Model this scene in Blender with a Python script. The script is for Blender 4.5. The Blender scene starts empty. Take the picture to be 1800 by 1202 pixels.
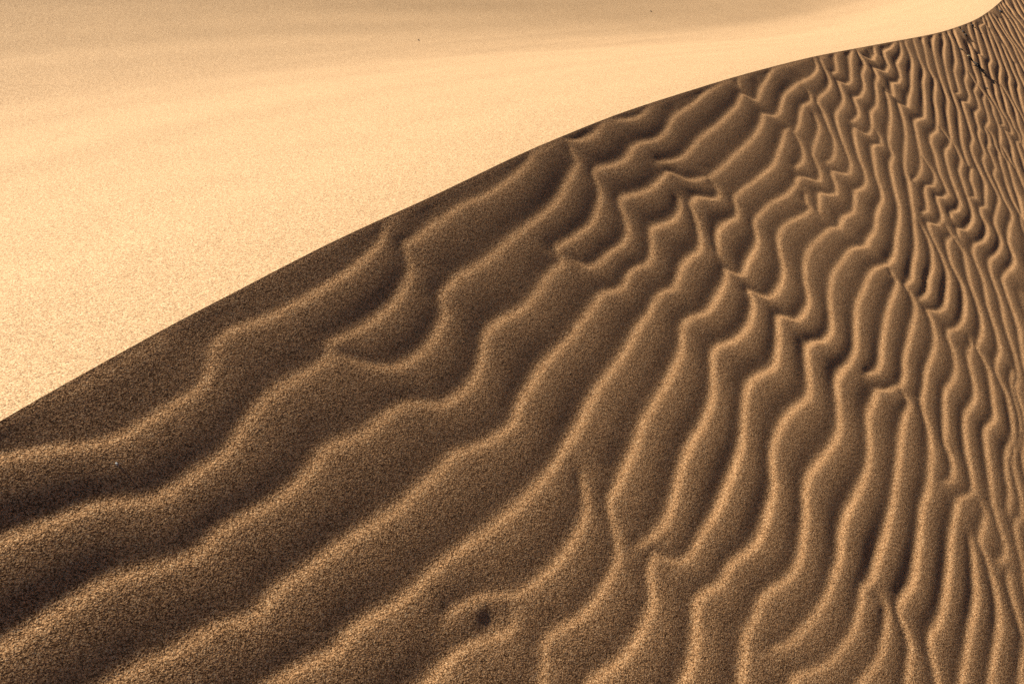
import bpy, math, random
import numpy as np

# ------------------------------------------------------------------ camera
F, CX, CY, W0, H0 = 1750.0, 900.0, 601.0, 1800.0, 1202.0     # lens in photo pixels
K = 1.6                                                      # metres per unit of the fitted face
PITCH, ROLL, CAMZ = math.radians(30), math.radians(10), 5.0
N_CAM = np.array([0.54133803, 0.60121679, 0.58778525])       # lee face normal, camera frame
up_c = np.array([math.sin(ROLL) * math.cos(PITCH), math.cos(ROLL) * math.cos(PITCH), math.sin(PITCH)])
fwd = np.array([0, 0, -1.0]); yw = fwd - up_c * (fwd @ up_c); yw /= np.linalg.norm(yw)
xw = np.cross(yw, up_c)
R = np.stack([xw, yw, up_c])                                 # camera frame -> world rows
CAM = np.array([0, 0, CAMZ])

scene = bpy.context.scene
col = scene.collection
cam_d = bpy.data.cameras.new('camera'); cam = bpy.data.objects.new('camera', cam_d); col.objects.link(cam)
cam_d.sensor_width = 36.0; cam_d.lens = 36.0 * F / W0; cam_d.clip_start = 0.05; cam_d.clip_end = 5000
from mathutils import Matrix
M4 = Matrix([[*R[0], 0], [*R[1], 0], [*R[2], CAMZ], [0, 0, 0, 1]])
cam.matrix_world = M4
scene.camera = cam

# ------------------------------------------------------------------ face frame
def ray(p):
    p = np.asarray(p, float)
    return np.stack([(p[..., 0] - CX) / F, -(p[..., 1] - CY) / F, -np.ones(p.shape[:-1])], -1)

def on_plane(p):                                             # photo pixel -> point on the mean plane of the lee face (world)
    r = ray(p); t = -1.0 / (r @ N_CAM)
    return (K * r * t[..., None]) @ R.T + CAM

NW = R @ N_CAM
RIDGE_PX = [(0, 740), (100, 682), (200, 627), (280, 582), (400, 520), (540, 447), (640, 399), (760, 345), (900, 278),
            (985, 241), (1100, 196), (1250, 148), (1330, 125), (1430, 100), (1550, 77), (1640, 60), (1690, 45),
            (1720, 32), (1745, 15), (1762, 0)]
rw = on_plane(np.array(RIDGE_PX, float))
EU = rw[-1] - rw[0]; EU /= np.linalg.norm(EU)
EV = np.cross(EU, NW); EV /= np.linalg.norm(EV)              # down the face, to the right
O = rw[0].copy()
def to_uv(P): d = P - O; return np.stack([d @ EU, d @ EV], -1)
HOLLOW = 0.060
def hollow(u, v):                                            # the face is slightly hollow: it eases off down the slope
    q = np.clip((v + 0.2 * u - 0.25) / 1.25, 0, None); c = np.minimum(q, 1.0)
    return HOLLOW * 1.25 * ((c ** 3 - 0.5 * c ** 4) + np.maximum(q - 1, 0))

def on_face(p):                                              # photo pixel -> point on the hollow face (world)
    r = ray(p); h = np.zeros(r.shape[:-1])
    for _ in range(40):
        t = -(1.0 - h / K) / (r @ N_CAM)
        P = (K * r * t[..., None]) @ R.T + CAM
        q = to_uv(P); h = 0.5 * h + 0.5 * hollow(q[..., 0], q[..., 1])
    return P

# ------------------------------------------------------------------ sun and sky
SUN_AZ_IN_FACE = math.radians(184)                           # direction to the sun within the face (u, v)
SUN_GRAZE = math.radians(2.95)                                # height of the sun above the face
a_in = math.cos(SUN_AZ_IN_FACE) * EV + math.sin(SUN_AZ_IN_FACE) * EU
sdir = math.cos(SUN_GRAZE) * a_in + math.sin(SUN_GRAZE) * NW
sdir /= np.linalg.norm(sdir)
sun_el = math.asin(sdir[2]); sun_az = math.atan2(sdir[0], sdir[1])
print('SUN elevation', math.degrees(sun_el), 'azimuth', math.degrees(sun_az), 'dip', math.degrees(math.acos(NW[2])), 'sdir', sdir)
sl = bpy.data.lights.new('sun', 'SUN'); sl.energy = 5.0; sl.angle = math.radians(0.53); sl.color = (1.0, 0.91, 0.77)
so = bpy.data.objects.new('sun', sl); col.objects.link(so)
from mathutils import Vector
so.rotation_euler = Vector(sdir).to_track_quat('Z', 'Y').to_euler()
so.location = (0, 0, 30)
world = bpy.data.worlds.new('World'); scene.world = world; world.use_nodes = True
wt = world.node_tree; wt.nodes.clear()
wo = wt.nodes.new('ShaderNodeOutputWorld'); bg = wt.nodes.new('ShaderNodeBackground'); sky = wt.nodes.new('ShaderNodeTexSky')
sky.sky_type = 'NISHITA'; sky.sun_disc = False; sky.sun_elevation = sun_el; sky.sun_rotation = sun_az
sky.altitude = 1200; sky.air_density = 0.12; sky.dust_density = 0.7; sky.ozone_density = 1.0
bg.inputs['Strength'].default_value = 0.05
wt.links.new(sky.outputs[0], bg.inputs[0]); wt.links.new(bg.outputs[0], wo.inputs[0])
vs = scene.view_settings
vs.view_transform = 'Standard'; vs.look = 'None'; vs.exposure = 0.86; vs.gamma = 1.0; vs.use_curve_mapping = False
scene.cycles.use_denoising = False

# ------------------------------------------------------------------ ripple crests (bright lines), photo pixels; '-' = listed top first
LINES = """
0,806 84,790 175,779 226,760 271,733 309,709 350,683 366,656 373,633 375,613 390,593 413,578 466,560 500,543 540,523 573,503 609,480 646,450 672,423 678,398
0,955 42,938 96,919 167,890 217,884 267,880 309,859 355,827 401,794 433,743 460,710 486,686 520,666 553,646 577,625 580,606 600,596 633,580 676,550 700,526 716,496 723,476 717,450 711,430 733,418 760,397 780,383 813,360 850,345 880,327 900,312 920,295 933,277 938,264
607,626 650,643 693,646 723,633 750,613 770,583 783,550 776,523 790,503 813,483 853,460 883,435 905,415 930,397 962,372 985,347 995,327 1007,307 1017,287 1012,277 1003,262
0,1143 42,1118 84,1088 138,1055 188,1024 251,1005 313,988 355,967 388,934 439,905 480,884 520,855 545,830 570,795 596,779 642,763 676,733 709,712 740,709 776,713 800,699 826,679 843,650 850,616 856,586 883,563 920,543 945,515 962,489 982,469 990,459 981,446 981,434 1000,424 1020,410 1040,395 1050,372 1056,350 1055,332 1047,315 1044,302 1055,295 1080,290 1100,280 1112,262 1127,252 1152,247 1170,233 1182,210 1200,195 1222,180 1242,162 1260,152 1272,141
997,245 1020,247 1040,240 1052,227 1060,216
1080,211 1105,211 1120,207 1132,199 1141,186
205,1202 251,1172 301,1151 347,1122 388,1101 443,1087 475,1055 495,1034 538,1005 580,972 626,942 667,917 705,892 734,863 768,834 800,799 839,784 878,765 903,742 915,708 932,680 957,642 980,617 1005,592 1022,567 1040,545 1055,522 1063,514 1087,510 1097,502 1105,484 1118,472 1140,462 1147,440 1144,412 1150,400 1175,392 1192,380 1197,362 1195,352
1020,463 1035,470 1055,462 1070,447 1095,430 1105,407 1100,385 1092,365 1090,352 1100,345 1125,340 1147,330 1162,316 1173,302 1182,304 1195,310 1212,317 1232,315 1250,308 1270,295 1290,275 1312,255 1330,235 1340,215 1342,201 1352,203 1364,205 1371,197 1375,180 1382,165 1405,147 1427,135 1437,122 1435,110 1428,100
1160,286 1182,283 1200,277 1215,262 1225,250 1240,236 1262,220 1280,202 1295,187 1300,175 1305,166 1317,171 1330,177 1337,160 1345,145 1355,127 1360,116
1301,152 1297,140 1294,132
474,1208 525,1176 588,1147 617,1113 651,1088 692,1067 726,1042 755,1013 788,984 822,959 868,927 905,895 938,862 975,821 1000,779 1019,747 1035,713 1050,687 1065,665 1085,640 1102,615 1112,595 1125,572 1142,550 1153,528 1165,515 1183,508 1192,492 1200,468 1215,453 1231,440 1233,420 1226,392 1218,370 1214,360 1225,347 1245,349 1261,350 1266,342 1259,329 1248,318
788,1085 800,1072 817,1063 850,1049 896,1047 934,1030 967,1005 996,971 1017,938 1032,900 1030,867 1021,834
750,1206 788,1160 821,1134 863,1122 892,1113 902,1097 900,1072
955,1208 957,1159 955,1134 980,1109 1017,1088 1046,1059 1067,1026 1084,992 1088,959 1080,925 1072,896 1073,874 1084,859 1097,829 1117,788 1130,746 1151,710 1170,678 1186,648 1199,617 1200,589 1201,573 1216,559 1243,549 1260,526 1273,503 1278,485 1277,474 1290,480 1306,484 1313,466 1326,443 1333,423 1328,402 1327,389 1340,373 1357,357 1380,345 1400,326 1404,312 1422,314 1440,319 1443,306 1436,288 1429,271 1434,250 1441,224 1433,204
1265,446 1261,426 1263,407 1276,393 1296,382 1296,366 1291,351 1305,335 1325,320 1350,300 1362,287 1370,265 1377,245 1381,231 1388,227
1400,295 1410,287 1414,275 1410,257 1400,240 1392,229
1396,233 1405,220 1407,202 1412,187 1427,179 1426,168 1422,163
1454,287 1464,281 1468,267 1467,246 1460,231 1448,198 1437,177 1454,160 1460,148 1456,133 1448,119 1444,108 1441,98
1464,130 1471,126 1470,112 1467,92
1440,373 1440,354 1442,340 1460,343 1470,341 1471,329 1464,311 1463,301 1483,306 1493,306 1496,287 1489,268 1479,241 1471,214 1471,200 1481,185 1483,171 1477,154 1473,143 1489,149 1496,144 1496,123 1495,104 1498,88
1498,215 1510,204 1508,191 1502,173 1512,171 1520,154 1516,133 1521,115 1514,102 1506,88
1122,959 1147,946 1172,917 1186,880 1195,838 1209,796 1222,770 1236,748 1251,708 1255,683 1253,649 1253,626 1263,609 1290,599 1313,579 1323,556 1325,530 1317,511 1336,519 1356,523 1373,503 1379,476 1373,450 1369,426 1371,408 1383,393 1404,383 1426,369 1419,358 1416,343
1034,1206 1051,1189 1088,1164 1117,1130 1138,1088 1149,1051 1142,1009 1147,980 1149,968
1155,971 1176,984 1201,987 1221,966 1236,938 1260,900 1284,844 1298,807 1306,775 1308,740 1310,709 1316,679 1336,659 1360,646 1368,616 1369,583 1369,557 1383,558 1403,563 1419,543 1423,526 1416,493 1416,460 1424,437 1444,416 1462,401 1475,401 1483,383 1500,373 1503,354 1505,337 1516,332 1523,321 1521,304 1512,281 1505,255 1502,233 1503,224 1514,232 1527,237 1533,230 1533,216 1532,198 1541,187 1542,169 1540,148 1543,135 1536,120 1546,123 1558,127 1563,117 1556,102 1554,91 1566,85 1573,74
1521,100 1535,106 1539,96 1535,80
1200,1210 1212,1177 1222,1139 1224,1102 1224,1065 1235,1044 1268,1025 1285,993 1320,967 1337,945 1350,907 1362,860 1360,835 1358,805 1362,775 1377,742 1398,718 1421,699 1424,676 1420,633 1420,608 1430,602 1450,599 1462,583 1462,560 1459,533 1460,504 1466,480 1483,456 1496,439 1510,435 1523,433 1528,421 1539,404 1541,383 1546,366 1552,350 1548,331 1541,310 1537,283 1534,260 1538,255 1550,255 1549,244 1541,233
1303,1208 1310,1152 1312,1122 1326,1094 1335,1064 1355,1039 1387,1017 1407,984 1413,944 1417,900 1416,865 1422,840 1437,817 1460,790 1475,760 1476,730 1473,698 1472,672 1480,653 1496,637 1504,616 1505,591 1505,558 1508,533 1519,508 1529,483 1543,471 1559,466 1573,450 1577,416 1581,391 1581,366 1575,339 1568,308 1566,289 1570,275 1563,256 1564,231 1566,208 1563,179 1558,161 1564,166 1571,170 1569,157 1568,147 1580,146 1584,138 1580,122 1577,113 1585,95 1582,75
1525,658 1541,653 1549,637 1551,612 1555,583 1559,558 1566,533 1578,498 1572,487 1566,477
1360,1141 1385,1134 1412,1109 1437,1077 1457,1042 1466,1014 1477,984 1480,940 1489,907 1507,870 1524,830 1529,800 1529,767 1527,732 1537,705 1543,685 1558,687 1583,677 1591,660 1591,631 1598,600 1604,575 1610,550 1608,531 1600,514 1592,502 1603,493 1606,468 1611,437 1609,406 1606,375 1602,348 1598,320 1591,296 1591,270 1593,241 1589,212 1580,182 1588,186 1596,189 1598,174 1602,158 1603,133 1604,112 1600,96 1593,80 1590,66
1394,1206 1397,1189 1420,1181 1449,1171 1474,1149 1499,1114 1507,1089 1515,1059 1518,1036 1535,1012 1546,976 1558,938 1570,885 1577,835 1581,805 1585,767 1592,732 1600,713 1595,701 1588,692
1510,1203 1522,1188 1545,1159 1555,1125 1561,1089 1559,1064 1548,1052
1595,1206 1599,1171 1602,1142 1597,1117 1586,1094 1580,1068 1590,1049 1606,1023 1612,985 1618,940 1622,893 1633,860 1637,830 1638,792 1635,757 1626,730 1622,706 1626,680 1630,650 1640,623 1645,600 1642,577 1637,560 1631,546 1650,548 1659,543 1664,528 1667,500 1667,483 1662,466 1652,443 1638,415 1632,395 1634,391 1650,396 1657,384 1654,370 1648,352 1648,346 1660,348 1667,341 1662,328 1652,305 1645,273 1637,252 1638,239 1647,231 1648,218 1647,198 1643,176 1645,150 1644,141 1633,121 1627,92 1621,64
1617,526 1624,524 1632,512 1634,493 1640,473 1640,453 1637,433 1630,414 1621,399
1622,375 1631,371 1630,354 1627,340 1629,327 1641,327 1645,314 1639,299 1628,285 1618,270
1605,317 1614,312 1620,295 1620,280 1616,258 1610,227 1608,214 1615,210 1625,208 1626,195 1625,165 1623,146 1625,125 1616,103 1611,86 1604,65
1673,384 1672,375 1685,370 1689,360 1684,344 1675,320 1668,298 1663,276 1664,264 1672,254 1670,225 1666,198 1667,177 1662,163 1652,133 1644,103 1640,80 1642,61
1662,847 1672,847 1677,825 1672,802 1662,777 1662,745 1661,705 1664,684 1674,672 1681,652 1680,633 1675,613 1667,593 1668,582 1681,579 1690,571 1696,553 1697,528 1694,508 1687,491 1673,465 1667,440 1667,424 1677,415
1652,1208 1645,1177 1637,1147 1637,1120 1650,1097 1660,1064 1666,1025 1670,987 1674,940 1680,908 1686,878 1700,872 1711,866 1710,842 1702,800 1697,762 1698,730 1708,714 1715,698 1713,673 1706,646 1703,623 1710,608 1706,597
1755,987 1767,981 1767,955 1755,920 1745,875 1740,830 1735,792 1733,758 1749,735 1746,700 1743,673 1739,650 1729,631 1717,610 1725,593 1727,570 1722,545 1714,522 1706,500 1702,480 1699,460 1695,443 1685,430 1675,415 1665,400
1686,416 1685,402 1697,405 1706,397 1711,382 1707,362 1701,345 1696,330 1690,312 1687,300 1691,284 1683,265 1672,248 1653,225
1703,291 1699,281 1694,262 1690,243 1688,222 1686,198 1680,180 1670,150 1662,116 1659,93 1661,72 1656,57
1772,897 1776,868 1770,830 1771,797 1782,770 1780,737 1773,702 1764,680 1753,658 1752,643 1758,620 1755,596 1746,566 1736,533 1731,500 1722,475 1713,453 1711,440 1715,430 1730,424 1737,407 1733,392 1726,380 1724,366 1733,364 1733,346 1733,325 1726,308 1719,292 1711,275 1707,258 1711,247 1708,233 1699,205 1692,179 1702,181 1705,170 1700,156 1697,141 1700,131 1697,113 1692,93 1684,74 1676,52
1706,346 1715,348 1713,333 1707,316 1708,296
1681,165 1687,163 1684,150 1678,126 1681,110 1678,93 1674,73 1665,54
1799,725 1790,700 1786,683 1790,658 1786,630 1776,600 1766,566 1760,533 1750,503 1741,476 1741,457 1751,449 1760,434 1760,420 1751,398 1750,380 1757,355 1755,343 1743,320 1733,298 1728,281 1732,271 1728,260 1724,250 1720,236 1722,227 1718,215 1715,200 1717,197 1722,192 1721,185 1717,172 1713,161 1717,154 1719,142 1717,133 1712,121 1710,110 1710,99 1708,90 1703,78
1793,599 1791,580 1783,555 1774,530 1766,505 1762,491 1768,482 1783,464 1783,453 1773,426 1774,403 1780,379 1766,353 1755,326 1747,306 1751,297 1748,287 1742,273 1737,261 1740,252 1737,237 1732,225 1739,215 1736,200 1732,187 1729,176 1732,168 1725,158 1715,145 1703,128
1798,383 1781,353 1770,323 1763,299 1760,290 1758,279 1757,269 1750,257 1748,247 1743,236 1735,226
1714,86 1710,71 1705,58 1702,47 1701,41
1795,370 1791,350 1784,330 1776,300 1771,284 1764,275 1760,262 1758,252 1759,242 1757,225 1752,212 1747,200 1745,187 1740,178 1734,170
1740,1208 1745,1172 1752,1132 1757,1097 1755,1062 1747,1022 1735,982 1723,954 1728,932 1734,905 1730,893 1725,887
1690,1206 1700,1152 1705,1114 1712,1082 1717,1047 1715,1014 1712,974 1708,948
1803,1120 1797,1102 1787,1072 1777,1037 1772,1008
1800,995 1790,955 1786,917 1797,912
1795,1206 1800,1160 1806,1130
1799,325 1787,298 1777,286 1773,277 1767,267 1761,257
1760,221 1765,219 1763,211 1758,199 1753,190 1747,179 1740,167 1736,156 1732,143 1728,128 1725,112 1722,100 1720,96 1726,97 1723,85 1719,71 1715,55 1711,42 1709,37
1792,310 1787,296 1782,283 1781,271 1779,258 1776,250 1772,240 1767,229 1772,233 1778,236 1779,232 1776,222 1771,212 1763,200 1758,190 1755,179 1751,167 1750,154 1746,140 1742,129 1739,115 1743,107 1741,99 1736,83 1731,69 1725,55 1722,47 1727,44 1731,42 1729,37 1727,31
1804,300 1798,281 1794,271 1790,260 1788,250 1794,250 1793,244 1790,235 1783,225 1779,212 1772,199 1768,183 1765,171 1761,160 1758,148 1757,137 1758,129 1759,118 1756,108 1752,99 1745,80 1740,65 1736,52 1733,45
1797,237 1793,227 1790,217 1787,199 1782,186 1775,173 1767,160 1759,148
1806,225 1799,209 1794,199 1787,187 1780,172 1777,158 1774,147 1775,137 1772,127 1767,115 1762,101 1755,82 1748,67 1743,57 1741,53
1738,48 1737,40 1734,32 1731,26
1804,208 1799,194 1795,179 1792,167 1790,158 1791,150 1787,138 1780,123 1775,109 1770,99 1765,86 1761,78
1810,172 1799,147 1792,132 1787,118 1785,112
1783,109 1778,100 1774,91 1771,84 1765,73 1758,61 1751,50 1745,39 1740,29 1736,21
1806,134 1796,115 1788,98 1782,82 1773,68 1763,53 1756,42 1750,33 1744,25
1808,122 1800,108 1794,96 1786,82 1778,71 1769,57 1761,43 1757,33
1808,104 1799,90 1788,75 1779,61 1774,50 1770,39 1763,27 1758,18 1754,10
1808,95 1799,80 1793,67 1786,52 1780,42 1773,32 1766,22 1760,12 1757,7
1808,77 1799,63 1792,53 1784,37 1775,26 1768,16 1761,4
1808,60 1799,47 1791,37 1783,27 1778,18 1771,9 1766,0
1808,45 1799,33 1791,23 1786,13 1781,2 1777,-8
1808,33 1799,20 1792,8 1787,-1 1783,-9
1808,18 1799,5 1793,-6
"""
lines_px = []
for ln in LINES.strip().splitlines():
    lines_px.append(np.array([[float(q) for q in p.split(',')] for p in ln.split()]))

def catmull(P, step):
    P = np.vstack([2 * P[0] - P[1], P, 2 * P[-1] - P[-2]])
    out = []
    for i in range(1, len(P) - 2):
        a, b, c, d = P[i - 1:i + 3]
        n = max(1, int(np.linalg.norm(c - b) / step))
        t = (np.arange(n) / n)[:, None]
        out.append(0.5 * (2 * b + (c - a) * t + (2 * a - 5 * b + 4 * c - d) * t ** 2 + (3 * b - a - 3 * c + d) * t ** 3))
    out.append(P[-2][None])
    return np.vstack(out)

# ridge in face coordinates, as v_r(u)
ruv = to_uv(on_face(catmull(np.array(RIDGE_PX, float), 8.0)))
ru, rv = ruv[:, 0], ruv[:, 1]
U_END = ru[-1]
# carry the crest on past both picture edges
ext_lo = np.linspace(-12, -0.25, 60)
s_lo = (rv[6] - rv[0]) / (ru[6] - ru[0]); s_hi = (rv[-1] - rv[-5]) / (ru[-1] - ru[-5])
lo_v = rv[0] + s_lo * ext_lo * np.exp(ext_lo / 6.0)
ext_hi = np.linspace(0.3, 45, 150)
hi_v = rv[-1] + s_hi * (1 - np.exp(-ext_hi / 2.5)) * 2.5
RU = np.concatenate([ru[0] + ext_lo, ru, ru[-1] + ext_hi]); RV = np.concatenate([lo_v, rv, hi_v])
def v_ridge(u): return np.interp(u, RU, RV)
# light smoothing of the crest line
_uu = np.arange(-12, 45, 0.05); _vv = v_ridge(_uu); _k = np.exp(-np.linspace(-2, 2, 9) ** 2); _k /= _k.sum()
_vs = np.convolve(np.pad(_vv, 4, mode='edge'), _k, 'valid')
def v_ridge(u): return np.interp(u, _uu, _vs)

# ------------------------------------------------------------------ ripple relief from the crest lines
G = 0.008
U0, U1, V0, V1 = -2.6, 21.0, -3.2, 9.0
nu, nv = int((U1 - U0) / G), int((V1 - V0) / G)
BIG = 9.0
dR = np.full((nu, nv), BIG, np.float32); dL = np.full((nu, nv), BIG, np.float32)
nR = np.zeros((nu, nv, 2), np.float32); nL = np.zeros((nu, nv, 2), np.float32)
RAD = 0.22
def add_line(P):
    iu0 = max(0, int((P[:, 0].min() - RAD - U0) / G)); iu1 = min(nu, int((P[:, 0].max() + RAD - U0) / G) + 2)
    iv0 = max(0, int((P[:, 1].min() - RAD - V0) / G)); iv1 = min(nv, int((P[:, 1].max() + RAD - V0) / G) + 2)
    if iu1 <= iu0 or iv1 <= iv0: return
    D = np.full((iu1 - iu0, iv1 - iv0), BIG, np.float32); S = np.zeros_like(D); NN = np.zeros(D.shape + (2,), np.float32)
    for i in range(len(P) - 1):
        a, b = P[i], P[i + 1]; e = b - a; L = math.hypot(*e)
        if L < 1e-6: continue
        e = e / L
        ja = max(iu0, int((min(a[0], b[0]) - RAD - U0) / G)); jb = min(iu1, int((max(a[0], b[0]) + RAD - U0) / G) + 2)
        ka = max(iv0, int((min(a[1], b[1]) - RAD - V0) / G)); kb = min(iv1, int((max(a[1], b[1]) + RAD - V0) / G) + 2)
        if jb <= ja or kb <= ka: continue
        pu = (U0 + np.arange(ja, jb) * G - a[0])[:, None]; pv = (V0 + np.arange(ka, kb) * G - a[1])[None]
        t = np.clip(pu * e[0] + pv * e[1], 0, L)
        qu = pu - t * e[0]; qv = pv - t * e[1]
        d = np.sqrt(qu * qu + qv * qv)
        sgn = pv * e[0] - pu * e[1]                          # >0: on the +v side
        sl_ = (slice(ja - iu0, jb - iu0), slice(ka - iv0, kb - iv0))
        m = d < D[sl_] - 1e-7
        D[sl_] = np.where(m, d, D[sl_]); S[sl_] = np.where(m, sgn, S[sl_])
        NN[sl_] = np.where(m[..., None], np.array([-e[1], e[0]], np.float32), NN[sl_])
    s2 = (slice(iu0, iu1), slice(iv0, iv1))
    m = (S > 0) & (D < dR[s2]); dR[s2] = np.where(m, D, dR[s2]); nR[s2] = np.where(m[..., None], NN, nR[s2])
    m = (S <= 0) & (D < dL[s2]); dL[s2] = np.where(m, D, dL[s2]); nL[s2] = np.where(m[..., None], NN, nL[s2])

import time
_t0 = time.time()
side_sum = np.zeros(2)
for lp in lines_px:
    q = to_uv(on_face(catmull(lp, 6.0)))
    # ripples that leave the picture run on beyond its edge
    def leaves(p): return p[0] <= 6 or p[0] >= 1793 or p[1] >= 1195
    def run_on(q, sgn):
        d = q[0] - q[min(len(q) - 1, 1 + int(np.argmax(np.linalg.norm(q - q[0], axis=1) > 0.22)))]
        d = 0.75 * d / max(np.linalg.norm(d), 1e-6) + 0.25 * sgn * np.array([0.977, -0.211]); d /= np.linalg.norm(d)
        k = np.arange(1, 46)[:, None] * 0.025; side = np.array([-d[1], d[0]])
        return (q[0] + k * d + side * 0.022 * (np.sin(k * 9 + 3 * q[0, 0]) - np.sin(3 * q[0, 0])) * np.minimum(k * 3, 1))[::-1]
    if leaves(lp[0]): q = np.vstack([run_on(q, -1), q])
    if leaves(lp[-1]): q = np.vstack([q, run_on(q[::-1], 1)[::-1]])
    # keep segments of even length
    keep = [q[0]]
    for p in q[1:]:
        if np.linalg.norm(p - keep[-1]) > 0.012: keep.append(p)
    keep = np.array(keep)
    e = np.diff(keep, axis=0); side_sum += np.stack([-e[:, 1], e[:, 0]], 1).sum(0)
    add_line(keep)
MEAN_N = side_sum / np.linalg.norm(side_sum)
print('lines', len(lines_px), 'mean away-from-sun normal (u,v)', MEAN_N, 'time', time.time() - _t0)

uu = (U0 + np.arange(nu) * G).astype(np.float32)[:, None]; vv = (V0 + np.arange(nv) * G).astype(np.float32)[None]
rng = np.random.default_rng(7)
def fnoise(scale, seed):                                     # smooth band-limited noise on the grid, unit variance
    r = np.random.default_rng(seed)
    a = r.standard_normal((nu // 2 + 1, nv // 2 + 1)).astype(np.float32)
    f = np.fft.rfft2(a); ku = np.fft.fftfreq(a.shape[0], 2 * G)[:, None]; kv = np.fft.rfftfreq(a.shape[1], 2 * G)[None]
    f *= np.exp(-(ku ** 2 + kv ** 2) * (scale ** 2) * 2.0)
    a = np.fft.irfft2(f, s=a.shape); a = (a - a.mean()) / a.std()
    iu = np.arange(nu) / 2; iv = np.arange(nv) / 2
    a = a.repeat(2, 0)[:nu].repeat(2, 1)[:, :nv]
    return a.astype(np.float32)

LAM = 0.125
# ripples outside the traced part: the same family carried on as warped stripes
ph = (uu * MEAN_N[0] + vv * MEAN_N[1]) / 0.135 + 0.95 * fnoise(2.0, 3) + 0.22 * fnoise(0.75, 4)
pgu, pgv = np.gradient(ph, G); pgl = np.maximum(np.hypot(pgu, pgv), 1e-3); pgu /= pgl; pgv /= pgl
t_proc = ph - np.floor(ph)
have_R, have_L = dR < RAD, dL < RAD
lam_half = np.float32(LAM)
dR_ = np.where(have_R, dR, np.maximum(lam_half - dL, 1.1 * dL)); dL_ = np.where(have_L, dL, np.maximum(lam_half - dR, 0.3 * LAM))
t_tr = dR_ / np.maximum(dR_ + dL_, 1e-5)
dmin = np.minimum(dR, dL)
w_tr = 1 - np.clip((dmin - 0.085) / 0.05, 0, 1)
w_tr = w_tr * w_tr * (3 - 2 * w_tr)
T_B = [0, .05, .10, .17, .28, .40, .52, .64, .74, .82, .88, .94, 1.0]
V_B = [.405, .21, .07, .005, -.02, -.045, -.075, -.092, -.095, -.085, -.03, .118, .405]     # slope towards the sun across one ripple
tg = np.linspace(0, 1, 1000); B_MEAN = np.interp(tg, T_B, V_B).mean()
V_N = [.37, .23, .095, .02, -.02, -.045, -.068, -.083, -.085, -.08, -.04, .12, .37]       # broader, softer ripples at the near end
N_MEAN = np.interp(tg, T_B, V_N).mean()
qq = np.clip((vv + 0.2 * uu - 0.25) / 1.25, 0, 1); qq = qq * qq * (3 - 2 * qq)
B_tr = ((np.interp(t_tr, T_B, V_B) - B_MEAN) * qq + (np.interp(t_tr, T_B, V_N) - N_MEAN) * (1 - qq)).astype(np.float32)
B_pr = np.interp(t_proc, T_B, V_B).astype(np.float32) - B_MEAN
B_tr = np.where(have_R, B_tr, np.maximum(B_tr, -0.055))             # smooth strip between the crest and the first ripple
wR = np.where(have_R, 1 - t_tr, 0)[..., None]; wL = np.where(have_L, t_tr, 0)[..., None]
D = nR * wR + nL * wL; D /= np.maximum(np.linalg.norm(D, axis=-1, keepdims=True), 1e-4)
from_ridge = vv - v_ridge(uu[:, 0])[:, None]
fade_pr = np.clip((from_ridge - 0.15) / 0.25, 0, 1)
gu = w_tr * B_tr * D[..., 0] + (1 - w_tr) * fade_pr * B_pr * pgu
gv = w_tr * B_tr * D[..., 1] + (1 - w_tr) * fade_pr * B_pr * pgv
edge = np.clip((from_ridge + 0.02) / 0.06, 0, 1)
SLOPE = 0.52 + 0.42 * qq + 0.25 * np.clip((uu - 3.5) / 4, 0, 1)
amp = SLOPE * (1 + 0.12 * fnoise(0.5, 9))
gu *= amp * edge; gv *= amp * edge
# heights whose gradient is nearest to (gu, gv)
fu = np.fft.rfft2(gu); fv = np.fft.rfft2(gv)
ku = 2j * np.pi * np.fft.fftfreq(nu, G)[:, None]; kv = 2j * np.pi * np.fft.rfftfreq(nv, G)[None]
den = ku ** 2 + kv ** 2; den[0, 0] = 1
kk = np.sqrt(np.abs(den)) / (2 * np.pi)
filt = (kk ** 4 / (kk ** 4 + 0.7 ** 4)) * np.exp(-(kk * 0.0045) ** 2 * 2)
HR = np.fft.irfft2((ku * fu + kv * fv) / den * filt, s=(nu, nv)).astype(np.float32)
HR *= np.clip((from_ridge + 0.0) / 0.03, 0, 1)
taper = np.clip((uu - U0) / 0.6, 0, 1) * np.clip((U1 - uu) / 2, 0, 1) * np.clip((V1 - vv) / 1.5, 0, 1)
pit = to_uv(on_face(np.array([862.0, 1092.0])))
HR -= 0.0025 * np.exp(-(((uu - pit[0]) / 0.030) ** 2 + ((vv - pit[1]) / 0.026) ** 2))
HR *= taper
print('ripple height range', HR.min(), HR.max(), 'time', time.time() - _t0)
def ripple(u, v):
    x = (u - U0) / G; y = (v - V0) / G
    ok = (x > 1) & (x < nu - 3) & (y > 1) & (y < nv - 3)
    x = np.clip(x, 1, nu - 3); y = np.clip(y, 1, nv - 3)
    i = x.astype(int); j = y.astype(int); fx = x - i; fy = y - j
    def cub(a, b, c, d, t): return b + 0.5 * t * (c - a + t * (2 * a - 5 * b + 4 * c - d + t * (3 * (b - c) + d - a)))
    rows = [cub(HR[i + k, j - 1], HR[i + k, j], HR[i + k, j + 1], HR[i + k, j + 2], fy) for k in (-1, 0, 1, 2)]
    return np.where(ok, cub(*rows, fx), 0.0)

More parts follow.
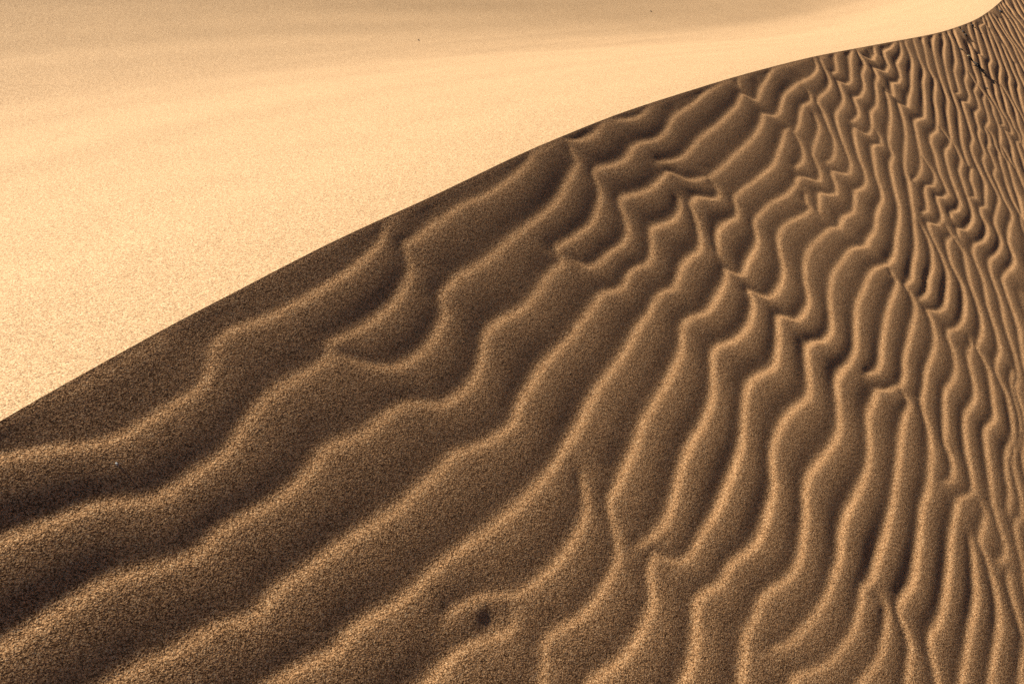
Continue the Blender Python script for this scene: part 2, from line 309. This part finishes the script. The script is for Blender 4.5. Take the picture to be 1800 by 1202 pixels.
# ------------------------------------------------------------------ sand material
def sand_material(name, base=(0.64, 0.348, 0.156), grain=1.0, contrast=1.0):
    m = bpy.data.materials.new(name); m.use_nodes = True; nt = m.node_tree; nt.nodes.clear()
    def nd(t, **k):
        n = nt.nodes.new(t)
        for a, b in k.items(): setattr(n, a, b)
        return n
    out = nd('ShaderNodeOutputMaterial'); bs = nd('ShaderNodeBsdfPrincipled'); tc = nd('ShaderNodeTexCoord')
    bs.inputs['Roughness'].default_value = 0.9; bs.inputs['Specular IOR Level'].default_value = 0.15
    def noise(scale, detail, rough=0.6):
        n = nd('ShaderNodeTexNoise'); n.inputs['Scale'].default_value = scale; n.inputs['Detail'].default_value = detail
        n.inputs['Roughness'].default_value = rough; nt.links.new(tc.outputs['Object'], n.inputs['Vector']); return n
    def cells(scale):
        v = nd('ShaderNodeTexVoronoi'); v.inputs['Scale'].default_value = scale; nt.links.new(tc.outputs['Object'], v.inputs['Vector'])
        sp = nd('ShaderNodeSeparateColor'); nt.links.new(v.outputs['Color'], sp.inputs[0]); return sp
    fine = cells(480.0); coarse = cells(270.0)
    n1 = noise(300.0, 2.0); n2 = noise(110.0, 2.0); n3 = noise(3.0, 4.0)
    # grain colour: most tan, some dark, a few pale
    mixv = nd('ShaderNodeMath', operation='MULTIPLY_ADD'); mixv.inputs[1].default_value = 0.76; nt.links.new(fine.outputs[0], mixv.inputs[0])
    mixc = nd('ShaderNodeMath', operation='MULTIPLY'); mixc.inputs[1].default_value = 0.24; nt.links.new(coarse.outputs[0], mixc.inputs[0])
    nt.links.new(mixc.outputs[0], mixv.inputs[2])
    ramp = nd('ShaderNodeValToRGB'); r = ramp.color_ramp
    b = np.array(base)
    def tone(f): return np.minimum(b * (1 + (np.array(f) - 1) * contrast), 0.97)
    r.elements[0].position = 0.0; r.elements[0].color = (*tone((.10, .08, .07)), 1)
    r.elements[1].position = 1.0; r.elements[1].color = (*tone((1.5, 1.95, 2.5)), 1)
    for p, f in ((0.27, (.42, .39, .36)), (0.5, (.98, .98, .98)), (0.75, (1.45, 1.52, 1.62))):
        e = r.elements.new(p); e.color = (*tone(f), 1)
    nt.links.new(mixv.outputs[0], ramp.inputs[0])
    # large faint tone drift
    mr = nd('ShaderNodeMapRange'); mr.inputs['To Min'].default_value = 0.93; mr.inputs['To Max'].default_value = 1.07
    nt.links.new(n3.outputs[0], mr.inputs[0])
    mr2 = nd('ShaderNodeMapRange'); mr2.inputs['From Min'].default_value = .3; mr2.inputs['From Max'].default_value = .7
    mr2.inputs['To Min'].default_value = 0.88; mr2.inputs['To Max'].default_value = 1.12
    nt.links.new(n2.outputs[0], mr2.inputs[0])
    mu = nd('ShaderNodeMath', operation='MULTIPLY'); nt.links.new(mr.outputs[0], mu.inputs[0]); nt.links.new(mr2.outputs[0], mu.inputs[1])
    mx = nd('ShaderNodeMix', data_type='RGBA', blend_type='MULTIPLY'); mx.inputs[0].default_value = 1.0
    nt.links.new(ramp.outputs[0], mx.inputs[6]); nt.links.new(mu.outputs[0], mx.inputs[7])
    nt.links.new(mx.outputs[2], bs.inputs['Base Color'])
    add = nd('ShaderNodeMath', operation='ADD'); nt.links.new(n1.outputs[0], add.inputs[0]);  nt.links.new(n2.outputs[0], add.inputs[1])
    bp = nd('ShaderNodeBump'); bp.inputs['Strength'].default_value = 1.0; bp.inputs['Distance'].default_value = 0.0012 * grain
    nt.links.new(add.outputs[0], bp.inputs['Height']); nt.links.new(bp.outputs[0], bs.inputs['Normal'])
    nt.links.new(bs.outputs[0], out.inputs[0])
    return m
SAND = sand_material('rippled_sand')
LIT_TONE = sand_material('sand_lit_tone', base=(0.555, 0.360, 0.195), contrast=0.65)      # same sand, windward side: pale washed-out sunlight put into the colour

# ------------------------------------------------------------------ the dune
def zpl(P): return P[..., 2]
def grid_mesh(name, blocks, mats):
    """blocks: list of (rows, cols, 3) point grids that become separate sheets of ONE mesh"""
    vs_, fs_, base = [], [], 0
    for Pg in blocks:
        a, b = Pg.shape[:2]
        idx = base + np.arange(a * b).reshape(a, b)
        f = np.stack([idx[:-1, :-1], idx[1:, :-1], idx[1:, 1:], idx[:-1, 1:]], -1).reshape(-1, 4)
        vs_.append(Pg.reshape(-1, 3)); fs_.append(f); base += a * b
    V = np.vstack(vs_).astype(np.float32); Fc = np.vstack(fs_).astype(np.int32)
    me = bpy.data.meshes.new(name)
    me.vertices.add(len(V)); me.vertices.foreach_set('co', V.ravel())
    me.loops.add(Fc.size); me.loops.foreach_set('vertex_index', Fc.ravel())
    me.polygons.add(len(Fc)); me.polygons.foreach_set('loop_start', np.arange(len(Fc), dtype=np.int32) * 4)
    me.polygons.foreach_set('use_smooth', np.ones(len(Fc), bool))
    me.update(calc_edges=True)
    for mt in mats: me.materials.append(mt)
    me.polygons.foreach_set('material_index', np.concatenate([np.full(len(f), k, np.int32) for k, f in enumerate(fs_)]))
    o = bpy.data.objects.new(name, me); col.objects.link(o); o['kind'] = 'structure'
    print(name, len(V), 'verts', len(Fc) * 2, 'tris')
    return o

def spaced(pieces):
    out = []
    for a, b, s0, s1 in pieces:
        x = a
        while x < b - 1e-9:
            out.append(x); f = (x - a) / (b - a); x += s0 + (s1 - s0) * f
    out.append(pieces[-1][1]); return np.array(out)

FLOOR = 0.0
us = spaced([(-9, -0.8, 0.25, 0.02), (-0.8, 3.0, 0.0075, 0.0085), (3.0, 18.0, 0.0085, 0.015), (18, 24, 0.02, 0.2), (24, 44, 0.25, 1.0)])
ws = spaced([(0, 0.08, 0.006, 0.006), (0.08, 3.2, 0.0075, 0.0095), (3.2, 5.6, 0.0095, 0.02), (5.6, 12, 0.03, 0.4), (12, 60, 0.5, 4.0)])
UG, WG = np.meshgrid(us, ws, indexing='ij')
VG = v_ridge(UG) + WG
P = O + UG[..., None] * EU + VG[..., None] * EV
h = ripple(UG, VG)
P = P + (h + hollow(UG, VG))[..., None] * NW
def softmax(a, b, k): return 0.5 * (a + b + np.sqrt((a - b) ** 2 + k * k))
# foot of the face runs out level onto the flat between the dunes
zf = FLOOR
far = np.clip((WG - 5.0) / 3.0, 0, 1)
P[..., 2] = P[..., 2] * (1 - far) + far * softmax(P[..., 2], zf, 0.8)
lee = P

ch = np.array([EU[0], EU[1], 0]); ch /= np.linalg.norm(ch)
LEFT = np.array([-ch[1], ch[0], 0.0])
us_l = spaced([(-9, -0.5, 0.4, 0.05), (-0.5, 16.0, 0.03, 0.06), (16, 44, 0.1, 1.2)])
wl = spaced([(0, 6, 0.02, 0.08), (6, 30, 0.1, 0.4), (30, 120, 0.5, 5)])
RL = O + us_l[:, None] * EU + v_ridge(us_l)[:, None] * EV + hollow(us_l, v_ridge(us_l))[:, None] * NW
zr = RL[:, 2]; zmean = zr.mean()
WL = wl[None]
s_p = np.linspace(0, 121, 4000)
slope = np.interp(s_p, [0, 0.4, 1.5, 2.1, 2.8, 3.5, 4.3, 5.6, 8, 22, 40, 60, 121], [0.20, 0.25, 0.24, 0.19, 0.08, -0.05, -0.125, -0.09, -0.06, -0.05, -0.06, 0.0, 0.02])
drop = np.concatenate([[0], np.cumsum(slope[:-1] * np.diff(s_p))])
Z = (zmean + (zr - zmean)[:, None] * np.exp(-WL / 25)) - np.interp(WL / (1.08 - 0.28 * np.clip(us_l / 10, 0, 1.3))[:, None], s_p, drop)
X = RL[:, None, 0] + WL * LEFT[0]; Y = RL[:, None, 1] + WL * LEFT[1]
und = 0.05 * np.sin(X * 0.45 + 0.8) * np.sin(Y * 0.33 + 1.0) * np.clip(WL / 4, 0, 1)
for k in range(7):                                           # faint drift lines along the sunlit side
    w0 = 1.75 + 0.17 * k + 0.03 * math.sin(k * 5.1); uc = 9.0 - 0.5 * k
    Z = Z + 0.0030 * (0.6 + 0.4 * math.sin(k * 2.3)) * np.exp(-((WL - w0 - 0.02 * (us_l[:, None] - uc)) / 0.045) ** 2) * np.exp(-((us_l[:, None] - uc) / 2.6) ** 2)
for k, (a_, lw, lu, p_) in enumerate([(.0050, 1.9, 14, .4), (.0032, 1.15, 9, 2.1), (.0020, .72, 6, 4.0), (.0011, .43, 5, 1.1)]):   # soft swells of blown sand
    Z = Z + a_ * np.sin(2 * math.pi * (WL / lw + us_l[:, None] / lu) + p_ + 1.3 * np.sin(us_l[:, None] * (.35 + .1 * k) + WL * .4 + k)) * np.clip(WL / 0.8, 0, 1) * np.clip(1.5 - WL / 14, 0.2, 1)
Z = Z + und
wind = np.stack([np.broadcast_to(X, Z.shape), np.broadcast_to(Y, Z.shape), Z], -1)
dune = grid_mesh('sand_dune', [lee, wind[:, ::-1]], [SAND, LIT_TONE])

# ------------------------------------------------------------------ small things lying on the sand
def pixel_of(P):
    q = (P - CAM) @ R
    return np.stack([CX + F * q[..., 0] / -q[..., 2], CY - F * q[..., 1] / -q[..., 2]], -1)

_lee_px = pixel_of(lee[::2, ::2]); _wind_px = pixel_of(wind)
def surface_point(grid, px, p):                              # where a photo pixel meets the built sand, and the way out of it
    st = 2 if grid is lee else 1
    d = (px[..., 0] - p[0]) ** 2 + (px[..., 1] - p[1]) ** 2
    i, j = np.unravel_index(np.argmin(d), d.shape); i, j = i * st, j * st
    i = min(max(i, 1), grid.shape[0] - 2); j = min(max(j, 1), grid.shape[1] - 2)
    n = np.cross(grid[i + 1, j] - grid[i - 1, j], grid[i, j + 1] - grid[i, j - 1]); n /= np.linalg.norm(n)
    if n[2] < 0: n = -n
    return grid[i, j].copy(), n

def plain(name, rgb, rough=0.85):
    m = bpy.data.materials.new(name); m.use_nodes = True; nt = m.node_tree; b = nt.nodes['Principled BSDF']
    n = nt.nodes.new('ShaderNodeTexNoise'); n.inputs['Scale'].default_value = 180; n.inputs['Detail'].default_value = 4
    r = nt.nodes.new('ShaderNodeValToRGB'); r.color_ramp.elements[0].position = .3; r.color_ramp.elements[1].position = .7
    r.color_ramp.elements[0].color = (*[c * .6 for c in rgb], 1); r.color_ramp.elements[1].color = (*[min(1, c * 1.4) for c in rgb], 1)
    tc = nt.nodes.new('ShaderNodeTexCoord'); nt.links.new(tc.outputs['Object'], n.inputs['Vector'])
    nt.links.new(n.outputs[0], r.inputs[0]); nt.links.new(r.outputs[0], b.inputs['Base Color']); b.inputs['Roughness'].default_value = rough
    return m
DARK = plain('dark_stone', (0.03, 0.024, 0.02)); PALE = plain('pale_stone', (0.72, 0.70, 0.66)); WOOD = plain('weathered_twig', (0.028, 0.02, 0.015)); STRAW = plain('dry_bark', (0.62, 0.5, 0.3))

import bmesh
def pebble(p, grid, px, size, seed, label, mat=DARK, flat=0.6):
    c, n = surface_point(grid, px, p)
    rn = random.Random(seed); bm = bmesh.new(); bmesh.ops.create_icosphere(bm, subdivisions=2, radius=1.0)
    ax = [rn.uniform(.75, 1.25) for _ in range(3)]; ph_ = [rn.uniform(0, 6.3) for _ in range(6)]
    for v in bm.verts:
        x, y, z = v.co
        k = 1 + .16 * math.sin(2.3 * x + ph_[0]) * math.sin(2.9 * y + ph_[1]) + .12 * math.sin(3.7 * z + ph_[2] + 2 * x) + rn.uniform(-.05, .05)
        v.co = Vector((x * ax[0] * k * size, y * ax[1] * k * size, z * flat * ax[2] * k * size))
    me = bpy.data.meshes.new('pebble'); bm.to_mesh(me); bm.free(); me.materials.append(mat)
    o = bpy.data.objects.new('pebble', me); col.objects.link(o)
    o.rotation_euler = (Vector(n).to_track_quat('Z', 'Y') @ Vector((0, 0, 1)).rotation_difference(Vector((0, 0, 1)))).to_euler()
    o.location = Vector(c) + Vector(n) * size * flat * (0.35 if mat is DARK else -0.45)
    o['label'] = label; o['category'] = 'pebble'; o['group'] = 'pebbles scattered on the sand'
    return o

pebble((737, 70), wind, _wind_px, 0.008, 1, 'small dark pebble alone in the middle of the sunlit slope')
pebble((1145, 20), wind, _wind_px, 0.009, 2, 'tiny dark pebble on the sunlit slope at the top of the picture')
pebble((203, 812), lee, _lee_px, 0.0035, 3, 'single white pebble on the rippled face near the left edge', PALE)
pebble((1687, 50), lee, _lee_px, 0.019, 4, 'topmost of three dark pebbles in a row just below the crest')
pebble((1693, 57), lee, _lee_px, 0.015, 5, 'middle of three dark pebbles in a row just below the crest')
pebble((1698, 63), lee, _lee_px, 0.017, 6, 'lowest of three dark pebbles in a row just below the crest')
pebble((1709, 45), lee, _lee_px, 0.021, 7, 'dark pebble in a ripple trough right of the row of three pebbles')
pebble((1690, 88), lee, _lee_px, 0.016, 8, 'dark pebble up and to the left of the dry twig')
pebble((1735, 157), lee, _lee_px, 0.011, 9, 'small dark pebble below the dry twig')
pebble((1758, 21), lee, _lee_px, 0.024, 10, 'farthest dark pebble near the top right corner of the face')

def tube(name, pts, radii, mat, parent=None, seg=8):
    pts = [Vector(p) for p in pts]; bm = bmesh.new(); rings = []
    for i, p in enumerate(pts):
        t = (pts[min(i + 1, len(pts) - 1)] - pts[max(i - 1, 0)]).normalized(); q = t.to_track_quat('Z', 'Y')
        rings.append([bm.verts.new(p + q @ Vector((math.cos(a) * radii[i], math.sin(a) * radii[i], 0))) for a in (2 * math.pi * k / seg for k in range(seg))])
    for a, b in zip(rings, rings[1:]):
        for k in range(seg): bm.faces.new((a[k], a[(k + 1) % seg], b[(k + 1) % seg], b[k]))
    bm.faces.new(rings[0][::-1]); bm.faces.new(rings[-1])
    me = bpy.data.meshes.new(name); bm.to_mesh(me); bm.free(); me.materials.append(mat)
    for f in me.polygons: f.use_smooth = True
    o = bpy.data.objects.new(name, me); col.objects.link(o)
    if parent: o.parent = parent; o.matrix_parent_inverse = parent.matrix_world.inverted()
    return o
def on_sand(p, lift):
    c, n = surface_point(lee, _lee_px, p); return c + n * lift
stem_px = [(1700, 100), (1703, 104), (1706, 107), (1710, 111), (1713, 114), (1716, 116), (1719, 119), (1722, 123), (1725, 128)]
root = bpy.data.objects.new('dry_twig', None); col.objects.link(root); root.location = on_sand((1713, 114), 0); root.empty_display_size = .05
bpy.context.view_layer.update()
root['label'] = 'dark dry twig lying across the ripples near the upper right'; root['category'] = 'twig'
lift = [.010, .016, .012, .009, .014, .018, .014, .010, .006]; rad = [.006, .011, .008, .005, .009, .013, .011, .008, .003]
tube('stem', [on_sand(p, l) for p, l in zip(stem_px, lift)], rad, WOOD, root)
tube('side_shoot', [on_sand(p, l) for p, l in zip([(1717, 117), (1715, 119), (1712, 118), (1710, 117)], [.014, .018, .014, .006])], [.007, .006, .005, .002], WOOD, root)
tube('side_shoot', [on_sand(p, l) for p, l in zip([(1719, 119), (1717, 121), (1716, 123)], [.014, .016, .006])], [.006, .005, .002], WOOD, root)
tube('bare_end', [on_sand(p, l) for p, l in zip([(1699, 101), (1701, 101), (1703, 102)], [.014, .020, .014])], [.004, .008, .005], STRAW, root)
